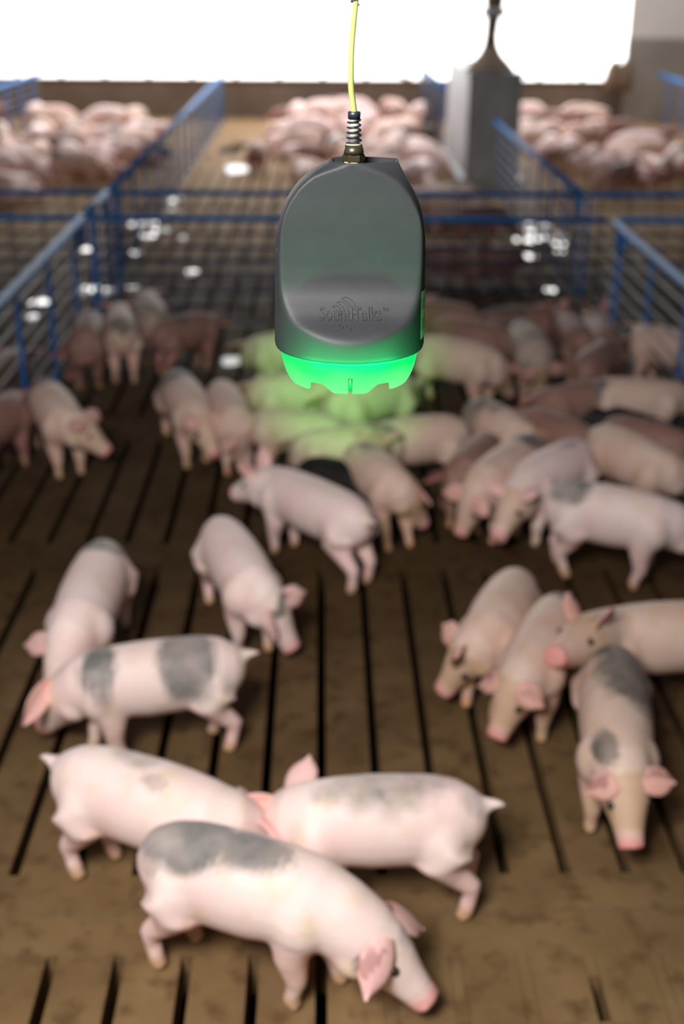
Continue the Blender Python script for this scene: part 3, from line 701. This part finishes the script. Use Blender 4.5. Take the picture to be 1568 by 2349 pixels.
pig('big pink pig with round grey rump patch at the right edge', (1315, 1165), (1500, 1195), (1640, 1270, .10), 'pink', .9, (.0, .06, -.02, -.04),
    [(.12, -.05, .1, .75, .85)], 0, voxel=V, group=GP)
pig('pig with pale face and orange ear, head hanging left of the big pink pig', (1310, 1060), (1215, 1110), (1138, 1240, .11), 'pink', .86, (.0, .0, .02, .0),
    [(.2, -.1, .13, .5, .55), (.735, .7, .02, .3, .8)], 0, voxel=V, group=GP, ear=(.8, .9), eardir=((-.2, .7, .4), (-.2, .7, .3)), face=1)
pig('pig with dark rump sniffing the floor, left of the pale faced pig', (1205, 1045), (1115, 1110), (1068, 1200, .1), 'tan', .84, None,
    [(.12, 0, .12, .9, 1), (.735, .7, .02, .3, .8)], 0, voxel=.014, group=GP, ear=(.9, .9))
pig('brownish pig half hidden at the left of the dark rumped pig', (1110, 1040), (1065, 1090), (1025, 1150, .08), 'brown', .8, None, [], 0, voxel=.014, group=GP)
pig('light tan pig with rounded rump facing left, right of centre', (1000, 1003), (903, 1012), (855, 1080, .24), 'tan', .84, None,
    [(.735, .7, .02, .3, .9)], 0, voxel=.013, group=GP, ear=(.9, .8), eardir=((-.1, .6, .4), (-.1, .6, .3)), face=1)
pig('tan pig stretched left behind the upright eared pig', (840, 1025), (760, 1030), (680, 1060, .14), 'tan', .84, None, [(.12, 0, .1, .7, .6)], 0, voxel=.014, group=GP, ear=(.9, .9))
pig('pig facing the camera with straddled front legs in the centre', (838, 1068), (893, 1112), (937, 1162, .15), 'tan', .82, (.0, .0, .09, .09),
    [(.2, .5, .14, .9, .8), (.73, .8, .02, .3, .9), (.73, -.8, .02, .3, .9)], 0, voxel=.013, group=GP, ear=(.85, .85), face=1)
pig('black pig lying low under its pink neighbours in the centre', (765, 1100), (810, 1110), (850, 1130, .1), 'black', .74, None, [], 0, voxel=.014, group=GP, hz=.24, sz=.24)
pig('dark grey patched pig standing right of the green lit pigs', (1105, 960), (1185, 1005), (1240, 1050, .12), 'tan', .84, None, [(.1, 0, .16, 2, 1), (.3, .2, .06, .7, .8)], 0, voxel=.014, group=GP)
pig('dull brown pig with only its back showing behind the spotted backs', (1250, 990), (1320, 1015), (1390, 1050, .12), 'brown', .82, None, [], 0, voxel=.014, group=GP)
pig('tan pig with curved back heading right, behind the big pink pig', (1400, 1030), (1500, 1075), (1590, 1130, .14), 'tan', .88, None, [], 0, voxel=.014, group=GP)
pig('reddish brown back behind the curved tan pig at the right', (1450, 1005), (1530, 1025), (1600, 1060, .14), 'brown', .8, None, [], 0, voxel=.014, group=GP)
pig('brown pig facing left with bright pink snout near the right fence', (1380, 915), (1300, 925), (1212, 945, .18), 'brown', .82, None, [(.05, 0, .08, 1, .6)], 0, voxel=.014, group=GP)
pig('long pink pig at the right edge with a grey patch behind, under the fence', (1405, 915), (1500, 915), (1575, 930, .18), 'tan', .86, None, [(.06, 0, .08, 1.2, .8)], 0, voxel=.014, group=GP)
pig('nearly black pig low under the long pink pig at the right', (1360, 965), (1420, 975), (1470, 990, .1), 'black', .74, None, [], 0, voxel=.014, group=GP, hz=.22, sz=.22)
#--- left group
pig('pig with grey rump and ears out, beside the left fence', (105, 915), (150, 970), (243, 1035, .14), 'tan', .86, (.0, .0, .02, .03),
    [(.08, 0, .13, 1.4, 1), (.73, .8, .02, .3, .9)], 0, voxel=.013, group=GP, ear=(.95, .95), eardir=((-.1, .9, .2), (-.2, .6, .1)), face=.7)
pig('pig with grey shoulder saddle coming forward, left of the green glow', (405, 890), (450, 955), (493, 1050, .12), 'tan', .86, None,
    [(.12, 0, .17, 1.2, .95), (.735, .8, .02, .3, .9), (.735, -.8, .02, .3, .9)], 0, voxel=.013, group=GP, ear=(.8, .7), face=.9)
pig('tan pig close behind the grey saddled pig, head down', (510, 915), (540, 970), (552, 1045, .08), 'tan', .82, None, [], 0, voxel=.014, group=GP, ear=(.8, .8), face=.6)
pig('dull tan pig facing the camera, left of a pair near the cross fence', (208, 745), (195, 800), (162, 865, .06), 'brown', .86, None, [(.1, 0, .08, .6, .4)], 0, voxel=.014, group=GP)
pig('pig seen from behind with pink hams, right of a pair near the cross fence', (280, 775), (275, 735), (270, 710, .15), 'tan', .84, (.02, -.02, 0, 0), [(.12, 0, .14, .6, .8)], 0, voxel=.014, group=GP)
pig('dark greyish pig with only its rump lit, by the cross fence at the left', (350, 740), (340, 705), (330, 680, .15), 'grey', .86, None, [], 0, voxel=.014, group=GP)
pig('small brown pig turning away in front of the cross fence, left of the glow', (405, 765), (450, 755), (480, 775, .14), 'brown', .8, None, [(.2, 0, .1, .7, .7)], 0, voxel=.014, group=GP)
pig('pink snouted pig half hidden right of the head down tan pig', (700, 990), (660, 985), (600, 1000, .12), 'tan', .8, None, [], 0, voxel=.014, group=GP)
#--- pigs behind the monitor in the added green spotlight
pig('green lit pig behind the left of the monitor', (700, 800), (640, 805), (560, 830, .12), 'tan', .88, None, [(.3, 0, .1, .6, .5)], 0, voxel=.014, group=GP)
pig('green lit pig lying across below the monitor ring', (745, 895), (640, 905), (560, 930, .15), 'tan', .9, None, [(.3, .3, .1, .6, .5)], 0, voxel=.014, group=GP)
pig('yellowish pig with rounded rump just under the right of the monitor ring', (890, 900), (810, 925), (730, 970, .12), 'tan', .9, None, [(.05, 0, .08, 1, .5)], 0, voxel=.014, group=GP)
pig('long pale pig lit green at the rump, right of the monitor', (1000, 815), (1100, 835), (1170, 905, .08), 'tan', .9, (.02, 0, .03, .0), [], 0, voxel=.013, group=GP, face=1)
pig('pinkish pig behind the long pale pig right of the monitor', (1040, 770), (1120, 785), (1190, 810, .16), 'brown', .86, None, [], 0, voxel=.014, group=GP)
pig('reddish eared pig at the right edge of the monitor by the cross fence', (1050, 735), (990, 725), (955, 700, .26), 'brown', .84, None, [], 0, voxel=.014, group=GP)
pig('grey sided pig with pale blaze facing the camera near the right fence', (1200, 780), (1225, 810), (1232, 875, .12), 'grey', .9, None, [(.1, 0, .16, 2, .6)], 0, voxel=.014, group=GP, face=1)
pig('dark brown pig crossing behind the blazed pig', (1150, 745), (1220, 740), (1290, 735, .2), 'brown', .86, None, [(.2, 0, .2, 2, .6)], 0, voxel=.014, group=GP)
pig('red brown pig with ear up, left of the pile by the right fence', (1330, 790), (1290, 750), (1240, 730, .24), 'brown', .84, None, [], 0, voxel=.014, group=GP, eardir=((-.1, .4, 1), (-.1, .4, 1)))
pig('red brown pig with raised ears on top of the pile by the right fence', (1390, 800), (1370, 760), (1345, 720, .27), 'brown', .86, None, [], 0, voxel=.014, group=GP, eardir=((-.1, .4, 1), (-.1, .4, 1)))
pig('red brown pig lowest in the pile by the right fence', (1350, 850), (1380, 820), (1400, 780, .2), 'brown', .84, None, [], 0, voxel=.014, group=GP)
#--- behind the side fences
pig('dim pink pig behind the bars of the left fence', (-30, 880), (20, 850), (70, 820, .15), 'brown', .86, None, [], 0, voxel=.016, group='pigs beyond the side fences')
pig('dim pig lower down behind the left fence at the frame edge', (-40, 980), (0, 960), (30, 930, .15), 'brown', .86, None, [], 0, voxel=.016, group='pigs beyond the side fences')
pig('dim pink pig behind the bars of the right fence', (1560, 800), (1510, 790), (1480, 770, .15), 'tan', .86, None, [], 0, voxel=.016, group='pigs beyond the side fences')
#--- alley and pen just behind the cross fences
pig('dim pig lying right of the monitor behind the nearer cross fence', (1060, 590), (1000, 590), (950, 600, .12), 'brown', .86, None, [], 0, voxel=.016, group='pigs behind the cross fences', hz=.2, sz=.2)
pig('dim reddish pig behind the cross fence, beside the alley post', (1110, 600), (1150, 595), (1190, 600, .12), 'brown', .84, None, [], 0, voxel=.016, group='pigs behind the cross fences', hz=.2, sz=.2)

# ------------------------------------------------------------------ herds in the far pens: shared low-detail bodies, one object per pig
protos = []
for i in range(7):
    lie = i >= 4; z = .295 if not lie else .15
    s = .86; hd = [(.0, .06), (.5, .05), (-.5, .12), (.1, .3), (.3, .06), (-.4, .08), (.05, .05)][i]
    A = Vector((-.16, 0, z*s)); B = Vector((.16, 0, z*s)); N = B + Vector((.30*cos(hd[0]), .30*sin(hd[0]), 0)); N.z = hd[1]
    bm, nb, org, pos, frame, hv = build_pig(A, B, N, s, [random.uniform(-.05, .05) for _ in range(4)], .022, .4, .02*random.uniform(-1, 1), (1, 1), None, lie)
    for sk in ('tan', 'pink', 'brown'):
        me = bpy.data.meshes.new('pig'); bm.to_mesh(me)
        for p in me.polygons: p.use_smooth = True
        me.materials.append(PM[sk])
        paint(me, nb, pos, frame, s, [(random.uniform(.05, .5), 0, random.uniform(.05, .12), random.uniform(.5, 1.2), .9)] if random.random() < .4 else [])
        protos.append((me, sk, lie))
    bm.free()
STAND = []
for lb, px, py, rz in (('pale pig standing at the left end of the middle herd by the wall', 682, 292, 1.4), ('pig standing tall just left of the cable by the brown wall', 742, 286, 2.6), ('pig standing behind the cable against the brown wall', 805, 280, 0.2),
        ('pig standing at the right of the middle herd beside the feeder fence', 962, 292, 1.2), ('pig standing tall in the far left herd near the far left fence', 85, 296, 1.5), ('pig standing at the right of the far left herd', 252, 304, 2.8), ('pig standing at the left end of the far right herd by the feeder', 1206, 292, .4)):
    me = [q[0] for q in protos if q[1] == 'pink' and not q[2]][1]; g = G(px, py); o = bpy.data.objects.new('pig', me); COL.objects.link(o); o.location = (g.x, g.y, 0); o.rotation_euler.z = rz; tag(o, lb, 'pig'); STAND.append([(g.x+cos(rz)*a, g.y+sin(rz)*a) for a in (-.19, -.04, .12, .27)])
def crowd(poly, n, label, group, skins=('tan', 'pink', 'brown'), plie=.6, mind=.22, zoff=0, black=()):
    """scatter pigs over a stretch of pen floor given by its corners"""
    P_ = [G(*p) for p in poly]; xs = [p.x for p in P_]; ys = [p.y for p in P_]; pl = []; tries = 0
    def inside(x, y):
        c = False; j = len(P_)-1
        for i in range(len(P_)):
            if (P_[i].y > y) != (P_[j].y > y) and x < (P_[j].x-P_[i].x)*(y-P_[i].y)/(P_[j].y-P_[i].y)+P_[i].x: c = not c
            j = i
        return c
    th0 = random.uniform(0, 6)
    while len(pl) < n and tries < 30000:
        tries += 1; x = random.uniform(min(xs), max(xs)); y = random.uniform(min(ys), max(ys))
        if not inside(x, y): continue
        me, sk, lie = random.choice([q for q in protos if q[1] in skins])
        th = th0 + 2.2*noise.noise(Vector((x*.8, y*.8, th0))) + random.uniform(-.3, .3) + random.choice((0, pi)); q = random.uniform(.9, 1.05)
        cs = [(x+cos(th)*a, y+sin(th)*a) for a in (-.19, -.04, .12, .27)]
        if any((abs(a+1.43) < .15) or (abs(a-1.75) < .15 and b < 12.9) or (abs(a-1.5) < .16 and b > 15.4) or (abs(a-1.77) < .48 and 12.85 < b < 15.55) or abs(a+4.15) < .2 or abs(b-7.38) < .17 or abs(b-8.29) < .17 or b > 19.35 or abs(a-4.95) < .2 for a, b in cs): continue
        if all((a-c)**2+(b-d)**2 > mind*mind for (a, b) in cs for o_ in pl+STAND for (c, d) in o_):
            pl.append(cs); o = bpy.data.objects.new('pig', me); COL.objects.link(o); o.location = (x, y, 0); o.rotation_euler.z = th; o.scale = (q, q, q)
            tag(o, label, 'pig', group)
crowd([(-60, 285), (300, 300), (345, 340), (300, 385), (180, 425), (-60, 430)], 44, 'blurred pink pig huddled in the far left pen by the brown wall', 'herd in the far left pen', mind=.215)
crowd([(-60, 450), (30, 455), (30, 480), (-60, 490)], 3, 'blurred pig alone at the left edge in front of the far left herd', 'stragglers at the left edge')
crowd([(660, 275), (960, 275), (1005, 330), (1030, 400), (980, 470), (700, 450), (680, 330)], 58, 'blurred pink pig huddled in the far middle pen behind the monitor cable', 'herd in the far middle pen', mind=.215)
crowd([(1185, 285), (1330, 290), (1440, 345), (1568, 400), (1640, 435), (1400, 450), (1290, 400), (1200, 330)], 52, 'blurred pink pig huddled in the far right pen beyond the blue fence', 'herd in the far right pen', mind=.215)
crowd([(980, 480), (1180, 480), (1200, 560), (980, 560)], 6, 'dim pig behind the two cross fences right of the monitor', 'pigs just beyond the alley')
for lb, px, py, rz in (('single brown pig standing on the pale floor left of the monitor top', 590, 400, 1.5),):
    me = [q[0] for q in protos if q[1] == 'brown' and not q[2]][0]; g = G(px, py); o = bpy.data.objects.new('pig', me); COL.objects.link(o); o.location = (g.x, g.y, 0); o.rotation_euler.z = rz; tag(o, lb, 'pig')
bl = None
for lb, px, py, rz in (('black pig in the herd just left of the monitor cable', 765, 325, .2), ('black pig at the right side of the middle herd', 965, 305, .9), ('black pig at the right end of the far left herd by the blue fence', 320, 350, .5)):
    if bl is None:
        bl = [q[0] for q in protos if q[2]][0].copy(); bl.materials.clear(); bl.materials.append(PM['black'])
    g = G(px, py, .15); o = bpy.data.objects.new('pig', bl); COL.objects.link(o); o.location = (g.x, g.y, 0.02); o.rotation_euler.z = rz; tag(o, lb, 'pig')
